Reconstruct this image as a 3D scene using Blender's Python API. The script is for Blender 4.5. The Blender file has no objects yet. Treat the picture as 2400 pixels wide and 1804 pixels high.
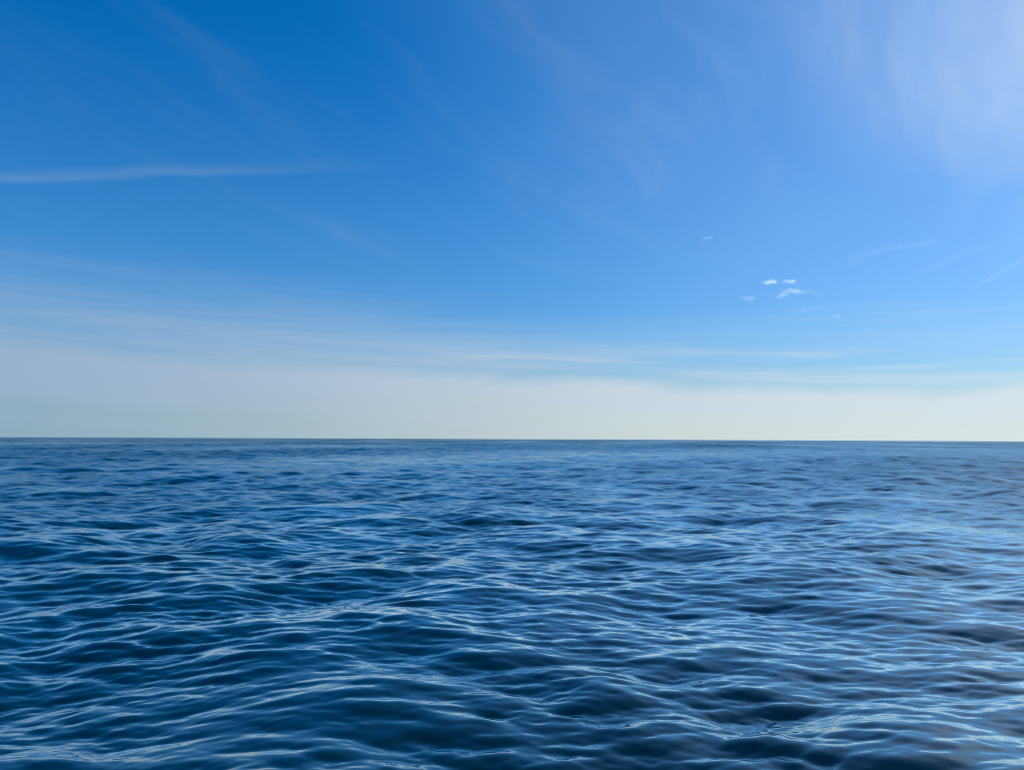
import bpy, math, random
import numpy as np

sc = bpy.context.scene
R = math.radians

# ------------------------------------------------------------------ camera
CAM_H = 2.9                                   # eye height of someone standing on a small boat
cam = bpy.data.cameras.new('camera')
cam_ob = bpy.data.objects.new('camera', cam)
sc.collection.objects.link(cam_ob)
cam.sensor_width = 36.0
cam.lens = 26.0
cam.clip_start = 0.1
cam.clip_end = 120000.0
cam_ob.location = (0.0, 0.0, CAM_H)
cam_ob.rotation_mode = 'XYZ'
PITCH, ROLL = 4.13, 0.24
import mathutils
rot = mathutils.Matrix.Rotation(R(90 + PITCH), 4, 'X') @ mathutils.Matrix.Rotation(R(ROLL), 4, 'Z')
cam_ob.rotation_euler = rot.to_euler('XYZ')
sc.camera = cam_ob

# ------------------------------------------------------------------ sun
SUN_EL, SUN_AZ = 38.0, 70.0                   # degrees; azimuth clockwise from the view axis (+Y)
sun = bpy.data.lights.new('sun', 'SUN')
sun.energy = 4.0
sun.angle = R(0.53)
sun.color = (1.0, 0.95, 0.87)
sun_ob = bpy.data.objects.new('sun', sun)
sc.collection.objects.link(sun_ob)
sd = mathutils.Vector((math.sin(R(SUN_AZ)) * math.cos(R(SUN_EL)),
                       math.cos(R(SUN_AZ)) * math.cos(R(SUN_EL)), math.sin(R(SUN_EL))))
sun_ob.rotation_euler = sd.to_track_quat('Z', 'Y').to_euler()
sun_ob.location = (0, 0, 50)

# ------------------------------------------------------------------ render / exposure
sc.render.engine = 'CYCLES'
sc.view_settings.view_transform = 'Standard'
sc.view_settings.look = 'None'
sc.view_settings.exposure = 0.0
sc.view_settings.gamma = 1.0
sc.view_settings.use_curve_mapping = False
sc.cycles.transparent_max_bounces = 128
sc.cycles.max_bounces = 6
sc.cycles.glossy_bounces = 3
sc.cycles.caustics_reflective = False
sc.cycles.use_denoising = False
sc.cycles.pixel_filter_type = 'BLACKMAN_HARRIS'
sc.cycles.filter_width = 1.0
sc.cycles.sample_clamp_indirect = 4.0

# ------------------------------------------------------------------ node helper
class NG:
    def __init__(s, nt):
        s.nt = nt
    def put(s, sock, v):
        if isinstance(v, bpy.types.NodeSocket):
            s.nt.links.new(v, sock)
        elif v is not None:
            sock.default_value = v
    def m(s, op, a, b=None, c=None, clamp=False):
        n = s.nt.nodes.new('ShaderNodeMath'); n.operation = op; n.use_clamp = clamp
        for i, v in enumerate((a, b, c)):
            s.put(n.inputs[i], v)
        return n.outputs[0]
    def v(s, op, a, b=None):
        n = s.nt.nodes.new('ShaderNodeVectorMath'); n.operation = op
        s.put(n.inputs[0], a); s.put(n.inputs[1], b)
        return n.outputs['Value'] if op in ('DOT_PRODUCT', 'LENGTH') else n.outputs[0]
    def xyz(s, x, y, z):
        n = s.nt.nodes.new('ShaderNodeCombineXYZ')
        s.put(n.inputs[0], x); s.put(n.inputs[1], y); s.put(n.inputs[2], z)
        return n.outputs[0]
    def sep(s, a):
        n = s.nt.nodes.new('ShaderNodeSeparateXYZ'); s.put(n.inputs[0], a)
        return n.outputs
    def mix(s, f, a, b, clamp=True):
        n = s.nt.nodes.new('ShaderNodeMix'); n.data_type = 'RGBA'; n.clamp_factor = clamp
        s.put(n.inputs[0], f); s.put(n.inputs[6], a); s.put(n.inputs[7], b)
        return n.outputs[2]
    def noise(s, vec, scale, detail=3.0, rough=0.5, dist=0.0):
        n = s.nt.nodes.new('ShaderNodeTexNoise')
        s.put(n.inputs['Vector'], vec); s.put(n.inputs['Scale'], scale)
        s.put(n.inputs['Detail'], detail); s.put(n.inputs['Roughness'], rough); s.put(n.inputs['Distortion'], dist)
        return n.outputs['Fac']
    def step(s, x, lo, hi):                  # smoothstep from lo to hi (sockets or numbers)
        n = s.nt.nodes.new('ShaderNodeMapRange'); n.interpolation_type = 'SMOOTHSTEP'
        s.put(n.inputs['Value'], x); s.put(n.inputs['From Min'], lo); s.put(n.inputs['From Max'], hi)
        return n.outputs[0]

# ------------------------------------------------------------------ world: clear sky with thin high cloud
SKY_STRENGTH = 0.089
world = bpy.data.worlds.new('World')
sc.world = world
world.use_nodes = True
nt = world.node_tree
g = NG(nt)
bg = nt.nodes['Background']
bg.inputs['Strength'].default_value = SKY_STRENGTH
sky = nt.nodes.new('ShaderNodeTexSky')
sky.sky_type = 'NISHITA'
sky.sun_disc = False
sky.sun_elevation = R(SUN_EL)
sky.sun_rotation = R(SUN_AZ)
sky.altitude = 0.0
sky.air_density = 1.0
sky.dust_density = 0.5
sky.ozone_density = 6.0
lum = g.v('DOT_PRODUCT', sky.outputs[0], (0.2126, 0.7152, 0.0722))
col = g.mix(2.12, g.xyz(lum, lum, lum), sky.outputs[0], clamp=False)      # the photograph's vivid colour rendering
col = g.v('MAXIMUM', col, (0.0, 0.0, 0.0))
col = g.v('MULTIPLY', col, (1.0, 0.965, 1.0))
col = g.v('MINIMUM', col, tuple(c / SKY_STRENGTH for c in (0.55, 0.80, 1.10)))   # sky colour capped to dim the sun's glow reflected in wave troughs

tc = nt.nodes.new('ShaderNodeTexCoord')
d = tc.outputs['Generated']
dx, dy, dz = g.sep(d)[:3]
el = g.m('MULTIPLY', g.m('ARCSINE', dz), 180 / math.pi)
hor = g.m('SQRT', g.m('ADD', g.m('MULTIPLY', dx, dx), g.m('MULTIPLY', dy, dy)))
sinaz = g.m('DIVIDE', dx, g.m('MAXIMUM', hor, 1e-4))
cosaz = g.m('DIVIDE', dy, g.m('MAXIMUM', hor, 1e-4))
az = g.m('MULTIPLY', g.m('ARCTAN2', dx, dy), 180 / math.pi)
toward = g.m('ADD', g.m('MULTIPLY', sinaz, math.sin(R(SUN_AZ))), g.m('MULTIPLY', cosaz, math.cos(R(SUN_AZ))))
tsun = g.m('MULTIPLY_ADD', toward, 0.5, 0.5)             # 0 away from the sun .. 1 below it
zz = g.m('MAXIMUM', dz, 0.02)
px = g.m('DIVIDE', dx, zz); py = g.m('DIVIDE', dy, zz)   # where the ray meets a high cloud layer

# veil colours: cloud lit more strongly towards the sun
K = 1.0 / SKY_STRENGTH
def kc(c): return (c[0] * K, c[1] * K, c[2] * K, 1.0)
tv = g.step(toward, -0.45, 1.25)
veil_hi = g.mix(tv, kc((0.30, 0.43, 0.60)), kc((0.80, 0.87, 0.90)))
veil_lo = g.mix(tv, kc((0.24, 0.40, 0.51)), kc((0.85, 0.91, 0.84)))

# 1. faint layered veil standing higher on the left
band = g.noise(g.xyz(g.m('MULTIPLY', az, 0.018), g.m('ADD', g.m('MULTIPLY', el, 0.33), g.m('MULTIPLY', az, 0.010)), 3.7), 1.6, 7.0, 0.62, 0.5)
topb = g.m('ADD', g.m('MULTIPLY', sinaz, -3.4), g.m('MULTIPLY_ADD', band, 3.4, 10.2))
fb = g.m('SUBTRACT', 1.0, g.step(el, g.m('SUBTRACT', topb, 8.5), topb))
fb = g.m('MULTIPLY', fb, g.m('MULTIPLY_ADD', sinaz, -0.36, 0.43, clamp=True))
fb = g.m('MULTIPLY', fb, g.m('MULTIPLY_ADD', band, 2.2, -0.1))
col = g.mix(fb, col, veil_hi)
# 1b. general thin haze, clearing with height
fh = g.m('MULTIPLY', g.m('SUBTRACT', 1.0, g.step(el, 8.0, 30.0)), 0.11)
col = g.mix(fh, col, veil_hi)
# 2. thin bright streaks above the bank
st = g.noise(g.xyz(g.m('MULTIPLY', az, 0.03), g.m('ADD', g.m('MULTIPLY', el, 0.55), g.m('MULTIPLY', az, 0.02)), 9.1), 1.5, 3.0, 0.5, 0.3)
fs = g.step(st, 0.50, 0.72)
fs = g.m('MULTIPLY', fs, g.m('MULTIPLY', g.step(el, 2.5, 5.0), g.m('SUBTRACT', 1.0, g.step(el, 6.0, 10.0))))
col = g.mix(g.m('MULTIPLY', fs, 0.6), col, veil_hi)
# 3. the low bank on the horizon, its top edge sinking to the right
edge_n = g.noise(g.xyz(g.m('MULTIPLY', az, 0.10), g.m('MULTIPLY', el, 0.25), 1.3), 1.0, 5.0, 0.55, 0.2)
topa = g.m('ADD', g.m('MULTIPLY', sinaz, -2.5), g.m('MULTIPLY_ADD', edge_n, 2.2, 4.05))
soft = g.m('MULTIPLY_ADD', sinaz, -0.2, 1.35)
fa = g.m('SUBTRACT', 1.0, g.step(el, g.m('SUBTRACT', topa, soft), topa))
inner = g.noise(g.xyz(g.m('MULTIPLY', az, 0.02), g.m('ADD', g.m('MULTIPLY', el, 0.42), g.m('MULTIPLY', az, 0.022)), 6.2), 1.4, 7.0, 0.6, 0.4)
bank = g.mix(g.step(g.m('MULTIPLY_ADD', inner, 6.0, el), 2.6, 7.4), veil_lo, veil_hi)
col = g.mix(g.m('MULTIPLY', fa, 0.88), col, bank)
# 4. high cirrus, combed along one direction, over the whole sky
th = R(26)
wa = g.noise(g.xyz(px, py, 8.0), 0.9, 3.0, 0.5)
u = g.m('ADD', g.m('MULTIPLY', px, math.cos(th)), g.m('MULTIPLY', py, -math.sin(th)))
u = g.m('ADD', u, g.m('MULTIPLY', wa, 0.5))
w = g.m('ADD', g.m('MULTIPLY', px, math.sin(th)), g.m('MULTIPLY', py, math.cos(th)))
ci = g.noise(g.xyz(g.m('MULTIPLY', u, 2.2), g.m('MULTIPLY', w, 0.36), 4.4), 1.3, 8.0, 0.58, 0.25)
ci2 = g.noise(g.xyz(px, py, 11.0), 0.5, 3.0, 0.5, 0.0)
fc = g.m('MULTIPLY', g.step(ci, 0.47, 0.80), g.step(ci2, 0.33, 0.60))
fc = g.m('MULTIPLY', fc, g.m('MULTIPLY', g.step(el, 7.0, 18.0), g.m('SUBTRACT', 1.0, g.step(el, 28.0, 60.0))))
sdot = g.v('DOT_PRODUCT', d, (sd.x, sd.y, sd.z))
near_sun = g.m('MULTIPLY', g.step(sdot, 0.70, 0.92), g.m('SUBTRACT', 1.0, g.step(el, 28.0, 60.0)))
col = g.mix(g.m('MULTIPLY', fc, g.m('MULTIPLY_ADD', tsun, 0.08, 0.07)), col, veil_hi)
# 4b. the veil of thin cirrus brightening towards the sun (which stands outside the frame, upper right)
broad = g.m('MULTIPLY', g.step(sdot, 0.35, 0.75), g.m('SUBTRACT', 1.0, g.step(el, 24.0, 52.0)))
ha = g.m('MULTIPLY_ADD', broad, 0.17, g.m('MULTIPLY', near_sun, g.m('MULTIPLY', g.step(ci, 0.20, 0.75), 0.55)))
col = g.mix(ha, col, kc((0.42, 0.64, 0.92)))
# 4c. a brighter combed patch of cirrus low on the sun's side, running down along the right of the view
pa = g.m('ADD', g.m('MULTIPLY', g.m('SUBTRACT', px, 1.38), 0.42 / 1.15), g.m('MULTIPLY', g.m('SUBTRACT', py, 1.72), 0.91 / 1.15))
pc = g.m('ADD', g.m('MULTIPLY', g.m('SUBTRACT', px, 1.38), 0.91 / 0.62), g.m('MULTIPLY', g.m('SUBTRACT', py, 1.72), -0.42 / 0.62))
pr = g.m('SQRT', g.m('ADD', g.m('MULTIPLY', pa, pa), g.m('MULTIPLY', pc, pc)))
fp = g.m('MULTIPLY', g.m('SUBTRACT', 1.0, g.step(pr, 0.1, 1.25)), g.m('MULTIPLY_ADD', g.step(ci, 0.25, 0.75), 0.45, 0.45))
col = g.mix(g.m('MULTIPLY', fp, 0.38), col, kc((0.76, 0.85, 0.95)))
# 5. one long drawn-out cirrus band crossing the left half
ln = g.m('ADD', g.m('MULTIPLY', px, 0.111), g.m('SUBTRACT', py, 2.61))
wob = g.noise(g.xyz(px, 0.0, 0.0), 1.8, 4.0, 0.6)
ln = g.m('ADD', ln, g.m('MULTIPLY_ADD', wob, 0.16, -0.08))
ls = g.m('MULTIPLY', g.step(ln, -0.13, 0.0), g.m('SUBTRACT', 1.0, g.step(ln, 0.0, 0.07)))
ls = g.m('MULTIPLY', ls, g.m('SUBTRACT', 1.0, g.step(px, -1.7, -0.25)))
lsn = g.noise(g.xyz(px, g.m('MULTIPLY', py, 5.0), 1.0), 2.2, 4.0, 0.6)
ls = g.m('MULTIPLY', ls, g.m('MULTIPLY_ADD', lsn, 0.9, 0.1))
col = g.mix(g.m('MULTIPLY', ls, 0.30), col, veil_hi)
nt.links.new(col, bg.inputs['Color'])

# ------------------------------------------------------------------ the sea
rng = np.random.default_rng(42)
NF = 512

def band_tile(lmin, lmax, slope, dirs, tile_factor=9.0):
    """One octave of sea waves on a periodic tile: height and sideways (choppy) displacement."""
    L = lmax * tile_factor
    k1 = np.fft.fftfreq(NF, d=L / NF) * 2 * np.pi
    kx, ky = np.meshgrid(k1, k1, indexing='ij')
    k = np.hypot(kx, ky); k[0, 0] = 1.0
    lam = 2 * np.pi / k
    t = (np.log(lam) - np.log(lmin)) / (np.log(lmax) - np.log(lmin))
    win = np.where((t > -0.35) & (t < 1.35), np.cos(np.clip((t - 0.5) / 1.7, -0.5, 0.5) * np.pi) ** 1.0, 0.0)
    ang = np.arctan2(ky, kx)
    D = np.zeros_like(k)
    for a0, s, wgt in dirs:
        D += wgt * np.maximum(np.cos((ang - R(a0)) / 2), 0) ** (2 * s)
    amp = win * np.sqrt(D) * k ** -2.0
    z = (rng.standard_normal((NF, NF)) + 1j * rng.standard_normal((NF, NF))) * amp
    z[0, 0] = 0
    h = np.fft.ifft2(z).real
    sx = np.fft.ifft2(z * 1j * kx).real; sy = np.fft.ifft2(z * 1j * ky).real
    rms = math.sqrt((sx ** 2 + sy ** 2).mean())
    q = slope / rms
    cx = np.fft.ifft2(z * -1j * kx / k).real; cy = np.fft.ifft2(z * -1j * ky / k).real
    return L, np.stack([h * q, cx * q, cy * q], -1).astype(np.float32)

# wavelength range, rms slope, directions (degrees from +X; the waves run towards and across the boat)
W = -90
BANDS = [
    (32, 64, 0.006, [(W + 20, 10, 1)]),
    (16, 32, 0.012, [(W + 24, 6, 1), (W - 30, 6, .4)]),
    (8, 16, 0.022, [(W + 30, 4, 1), (W - 34, 4, .8)]),
    (4, 8, 0.050, [(W + 34, 3.5, 1), (W - 34, 3.5, .9)]),
    (2, 4, 0.060, [(W + 30, 3.5, 1), (W - 30, 3.5, 1)]),
    (1, 2, 0.058, [(W + 20, 6, 1), (W - 22, 6, .9)]),
    (0.5, 1, 0.068, [(W + 12, 11, 1), (W - 14, 11, .9)]),
    (0.25, 0.5, 0.077, [(W - 8, 15, 1), (W + 9, 15, .8)]),
    (0.12, 0.25, 0.052, [(W + 4, 12, 1)]),
    (0.06, 0.12, 0.022, [(W, 9, 1)]),
]
CHOP = 0.7
STEEP = 1.12

# rings: fine near the boat, coarser with distance
rr = [2.2]
while rr[-1] < 7200:
    r = rr[-1]
    if r < 4.5: s = 0.06
    elif r < 500: s = r / 290
    else: s = r / 290 * (1 + (r - 500) / 900)
    rr.append(r + min(s, 400))
rr = np.array(rr)
dr = np.gradient(rr)
HALF = 41.0
fine = np.radians(np.linspace(-HALF, HALF, 745))
cl = np.radians(np.linspace(HALF, 360 - HALF, 121))[1:-1]
th_all = np.concatenate([fine, cl])
nth, nr = len(th_all), len(rr)
dth = np.empty(nth); dth[:] = np.gradient(np.unwrap(np.r_[th_all, th_all[0] + 2 * np.pi]))[:-1]
print('sea grid', nr, nth, nr * nth)
X = (rr[:, None] * np.sin(th_all)[None, :]).astype(np.float32)
Y = (rr[:, None] * np.cos(th_all)[None, :]).astype(np.float32)
Z = np.zeros_like(X); DX = np.zeros_like(X); DY = np.zeros_like(X); LOST = np.zeros_like(X)
cell = np.maximum(dr[:, None], 0.7 * rr[:, None] * dth[None, :]).astype(np.float32)

def sample(tile, L, x, y, rotdeg):
    c, s = math.cos(R(rotdeg)), math.sin(R(rotdeg))
    u = ((x * c + y * s) / L * NF); v = ((-x * s + y * c) / L * NF)
    iu = np.floor(u); iv = np.floor(v)
    fu = (u - iu)[..., None].astype(np.float32); fv = (v - iv)[..., None].astype(np.float32)
    i0 = iu.astype(np.int64) % NF; j0 = iv.astype(np.int64) % NF
    i1 = (i0 + 1) % NF; j1 = (j0 + 1) % NF
    f = tile.reshape(-1, tile.shape[-1])
    a = f[i0 * NF + j0] * (1 - fu) + f[i1 * NF + j0] * fu
    b = f[i0 * NF + j1] * (1 - fu) + f[i1 * NF + j1] * fu
    return a * (1 - fv) + b * fv

# gusts: patches of rougher and calmer water
_, gust = band_tile(40, 160, 1.0, [(90, 0.3, 1)], 8)
gust = gust[..., :1] / gust[..., 0].std()
gl = 160 * 8
G = np.clip(1.0 + 0.16 * sample(gust, gl, X, Y * 0.6, 17)[..., 0], 0.6, 1.45)
g2a = (0.10 + 0.05 * np.exp(-(rr / 45.0) ** 2)).astype(np.float32)[:, None]
G2 = np.clip(1.0 + g2a * sample(gust, gl / 14.0, X + 31, Y * 0.8 + 12, 41)[..., 0], 0.45, 1.6)

for bi, (l0, l1, sl, dirs) in enumerate(BANDS):
    sl *= STEEP
    rotd = (bi * 7.0) % 19 - 9
    # rotate the spectrum back so that the waves still run the way they should after the tile is turned
    L, tile = band_tile(l0, l1, sl, [(a - rotd, s, w_) for a, s, w_ in dirs])
    lam = math.sqrt(l0 * l1)
    keep = np.clip((lam / cell - 1.9) / 1.8, 0, 1)
    gain = np.ones_like(G)
    # waves steepened towards the camera, shaped to strengthen their bright and dark reflections
    near_steep = (1 + 0.12 * np.exp(-(rr / 20.0) ** 2)).astype(np.float32)[:, None]
    if l1 <= 2: gain = G * G2 * near_steep
    elif l1 <= 8: gain = G * near_steep
    w_ = keep * gain
    lost = (1 - keep ** 2) * (sl * gain) ** 2
    LOST += lost
    rows = np.where(keep.max(axis=1) > 0)[0]
    if len(rows) == 0: continue
    n = rows.max() + 1
    cols = slice(0, nth) if keep[:n, len(fine):].max() > 0 else slice(0, len(fine))
    t = sample(tile, L, X[:n, cols] + 13.7 * bi, Y[:n, cols] + 5.1 * bi, rotd)
    c, s = math.cos(R(rotd)), math.sin(R(rotd))
    wk = w_[:n, cols]
    Z[:n, cols] += t[..., 0] * wk
    DX[:n, cols] += (t[..., 1] * c - t[..., 2] * s) * wk * CHOP
    DY[:n, cols] += (t[..., 1] * s + t[..., 2] * c) * wk * CHOP

Z -= (rr[:, None] ** 2 / (2 * 6371000.0)).astype(np.float32)     # the earth's curve: the horizon is real
co = np.stack([X + DX, Y + DY, Z], -1).reshape(-1, 3)
co = np.concatenate([co, np.array([[0, 0, -0.15]], np.float32)])
LOSTv = np.concatenate([LOST.reshape(-1), [LOST.mean()]]).astype(np.float32)
nv = len(co)
ii, jj = np.meshgrid(np.arange(nr - 1), np.arange(nth), indexing='ij')
j2 = (jj + 1) % nth
quads = np.stack([ii * nth + jj, ii * nth + j2, (ii + 1) * nth + j2, (ii + 1) * nth + jj], -1).reshape(-1, 4)
ja = np.arange(nth)
tris = np.stack([np.full(nth, nv - 1), ja, (ja + 1) % nth], -1)
loops = np.concatenate([quads.reshape(-1), tris.reshape(-1)]).astype(np.int32)
starts = np.concatenate([np.arange(len(quads)) * 4, len(quads) * 4 + np.arange(nth) * 3]).astype(np.int32)
me = bpy.data.meshes.new('sea')
me.vertices.add(nv); me.vertices.foreach_set('co', co.astype(np.float32).reshape(-1))
me.loops.add(len(loops)); me.loops.foreach_set('vertex_index', loops)
me.polygons.add(len(starts)); me.polygons.foreach_set('loop_start', starts)
me.update(calc_edges=True)
me.validate()
me.polygons.foreach_set('use_smooth', np.ones(len(me.polygons), bool))
at = me.attributes.new('unresolved_slope', 'FLOAT', 'POINT')
at.data.foreach_set('value', LOSTv)
sea = bpy.data.objects.new('sea', me)
sc.collection.objects.link(sea)
sea['kind'] = 'structure'
sea['label'] = 'deep blue open sea with small wind waves to the horizon'

mat = bpy.data.materials.new('sea_water')
mat.use_nodes = True
mt = mat.node_tree
q = NG(mt)
out = mt.nodes['Material Output']
mt.nodes.remove(mt.nodes['Principled BSDF'])
body = mt.nodes.new('ShaderNodeBsdfDiffuse')                    # light scattered back out of the deep water
body.inputs['Color'].default_value = (0.0, 0.018, 0.034, 1)
refl = mt.nodes.new('ShaderNodeBsdfGlossy')
refl.distribution = 'BECKMANN'
refl.inputs['Color'].default_value = (0.94, 1.0, 0.98, 1)
an = mt.nodes.new('ShaderNodeAttribute'); an.attribute_name = 'unresolved_slope'
mss = q.m('MULTIPLY_ADD', an.outputs['Fac'], 0.35, 0.000004)
mt.links.new(q.m('POWER', mss, 0.25), refl.inputs['Roughness'])
fr = mt.nodes.new('ShaderNodeFresnel'); fr.inputs['IOR'].default_value = 1.34
fac = q.m('MULTIPLY_ADD', fr.outputs[0], 2.6, -0.058, clamp=True)
# where ripples are too small to build, the tilted facets that face the eye mirror less than a flat sheet would
fac = q.m('MULTIPLY', fac, q.m('MULTIPLY_ADD', q.m('SQRT', an.outputs['Fac']), -3.0, 1.0, clamp=True))
mx = mt.nodes.new('ShaderNodeMixShader')
mt.links.new(fac, mx.inputs[0]); mt.links.new(body.outputs[0], mx.inputs[1]); mt.links.new(refl.outputs[0], mx.inputs[2])
mt.links.new(mx.outputs[0], out.inputs['Surface'])
me.materials.append(mat)

# ------------------------------------------------------------------ small clouds
def cloud_material(alpha):
    m = bpy.data.materials.new('cloud_vapour')
    m.use_nodes = True
    t = m.node_tree
    t.nodes.clear()
    out = t.nodes.new('ShaderNodeOutputMaterial')
    di = t.nodes.new('ShaderNodeBsdfDiffuse'); di.inputs[0].default_value = (0.56, 0.58, 0.60, 1)
    tr = t.nodes.new('ShaderNodeBsdfTranslucent'); tr.inputs[0].default_value = (0.56, 0.58, 0.60, 1)
    ad = t.nodes.new('ShaderNodeAddShader')
    tp = t.nodes.new('ShaderNodeBsdfTransparent')
    mx = t.nodes.new('ShaderNodeMixShader'); mx.inputs[0].default_value = alpha
    t.links.new(di.outputs[0], ad.inputs[0]); t.links.new(tr.outputs[0], ad.inputs[1])
    t.links.new(tp.outputs[0], mx.inputs[1]); t.links.new(ad.outputs[0], mx.inputs[2])
    t.links.new(mx.outputs[0], out.inputs['Surface'])
    return m

import bmesh
_b = bmesh.new(); bmesh.ops.create_icosphere(_b, subdivisions=1, radius=1.0)
_b.verts.ensure_lookup_table()
ICO_V = np.array([v.co[:] for v in _b.verts]); ICO_F = np.array([[v.index for v in f.verts] for f in _b.faces]); _b.free()

def cloud(name, label, cat, group, azd, eld, dist, spine, lobes, rad, flat, alpha, seed, stretch=1.0):
    """A puff or wisp: many thin overlapping wisps of vapour gathered along a spine.
    spine: (sideways, up, spread) control points in degrees of arc, turned into metres at its distance."""
    r_ = np.random.default_rng(seed)
    base = np.array([math.sin(R(azd)) * math.cos(R(eld)), math.cos(R(azd)) * math.cos(R(eld)), math.sin(R(eld))]) * dist
    side = np.array([math.cos(R(azd)), -math.sin(R(azd)), 0.0]); up = np.array([0, 0, 1.0])
    depth = np.cross(up, side)
    per = dist * math.pi / 180
    sp = np.array(spine, float)
    V, F = [], []
    for k in range(lobes):
        t = r_.random() * (len(sp) - 1); i = min(int(t), len(sp) - 2); f = t - i
        c = sp[i] * (1 - f) + sp[i + 1] * f
        o = r_.standard_normal(3) * c[2] * 0.5
        rr_ = rad * (0.45 + 0.9 * r_.random())
        p = side * (c[0] + o[0]) + up * (c[1] + o[1] * flat) + depth * o[2]
        ax = rr_ * (0.8 + 0.6 * r_.random()) * stretch
        tan = sp[i + 1] - sp[i]; slope = tan[1] / (abs(tan[0]) + 1e-6) if stretch > 1 else 0.0
        jit = 1 + 0.25 * r_.standard_normal((len(ICO_V), 1))
        q_ = ICO_V * jit
        q_ = q_[:, :1] * (side + slope * up) * ax + q_[:, 1:2] * depth * ax + q_[:, 2:] * up * rr_ * flat
        V.append((p + q_) * per); F.append(ICO_F + k * len(ICO_V))
    V = np.concatenate(V); F = np.concatenate(F)
    m = bpy.data.meshes.new(name)
    m.from_pydata(V.tolist(), [], F.tolist())
    m.polygons.foreach_set('use_smooth', np.ones(len(F), bool))
    m.materials.append(cloud_material(alpha))
    o = bpy.data.objects.new(name, m)
    sc.collection.objects.link(o)
    o.location = base
    o['label'] = label; o['category'] = cat; o['group'] = group
    return o

PG = 'small white clouds above the right of the horizon'
WG = 'thin cirrus wisps at the right of the sky'
cloud('cloud', 'brightest tiny white cloud, left one of the upper pair over the right horizon', 'cloud', PG,
      19.45, 11.45, 11000, [(-.34, -.07, .10), (-.05, .03, .20), (.18, .05, .2), (.36, .0, .10)], 90, .17, .55, .027, 1)
cloud('cloud', 'tiny white cloud, right one of the upper pair over the right horizon', 'cloud', PG,
      20.75, 11.40, 11000, [(-.28, .06, .08), (0, .03, .20), (.15, -.03, .2), (.34, .02, .06)], 80, .15, .55, .020, 2)
cloud('cloud', 'largest of the small white clouds, arched with a faint tail to its right', 'cloud', PG,
      20.75, 10.6, 11000, [(-.66, -.25, .18), (-.35, .0, .28), (0, .22, .25), (.4, .1, .3), (.6, .02, .25)], 150, .19, .6, .013, 3)
cloud('cloud', 'faint trailing cloud scrap right of the largest small cloud', 'cloud', PG,
      22.2, 10.55, 11000, [(-.7, .08, .2), (0, .05, .25), (.6, -.15, .3)], 70, .18, .6, .006, 4)
cloud('cloud', 'faint greyish cloud scrap, lowest left of the small cloud cluster', 'cloud', PG,
      17.8, 10.45, 11000, [(-.4, .1, .15), (.05, -.1, .3), (.4, -.05, .25)], 70, .17, .6, .010, 5)
cloud('cloud', 'flat faint cloud streak just below the small white clouds', 'cloud', PG,
      22.2, 9.35, 11000, [(-1.1, -.2, .25), (-.3, .0, .25), (.5, .08, .2)], 80, .2, .45, .005, 6)
cloud('cloud', 'very small faint cloud dot, lowest right of the cluster', 'cloud', PG,
      23.9, 8.75, 11000, [(-.2, 0, .15), (.2, .03, .15)], 40, .13, .6, .008, 7)
cloud('cloud', 'small faint arched wisp alone above and left of the cloud cluster', 'cloud', PG,
      14.95, 14.85, 11000, [(-.45, -.28, .08), (-.15, .05, .12), (.2, .12, .14), (.5, .06, .08)], 70, .12, .5, .010, 8)
cloud('cirrus_wisp', 'thin curved cirrus wisp above and right of the small clouds', 'cloud', WG,
      27.4, 12.9, 24000, [(-2.8, -.75, .35), (-1.6, -.1, .35), (0, .25, .3), (1.6, .3, .2), (2.6, .32, .15)], 260, .16, .5, .0012, 9, 3.5)
cloud('cirrus_wisp', 'slanting cirrus wisp rising to the right edge of the photo', 'cloud', WG,
      34.2, 11.0, 24000, [(-1.6, -.85, .12), (-.4, -.2, .3), (.8, .5, .35), (2.4, 1.1, .3)], 260, .15, .5, .0017, 10, 3.5)
cloud('cirrus_wisp', 'faintest slanting cirrus wisp, between the curved wisp and the right edge', 'cloud', WG,
      31.4, 12.1, 24000, [(-1.9, -.7, .3), (0, -.05, .35), (1.2, .45, .3)], 200, .17, .5, .001, 11, 3.5)
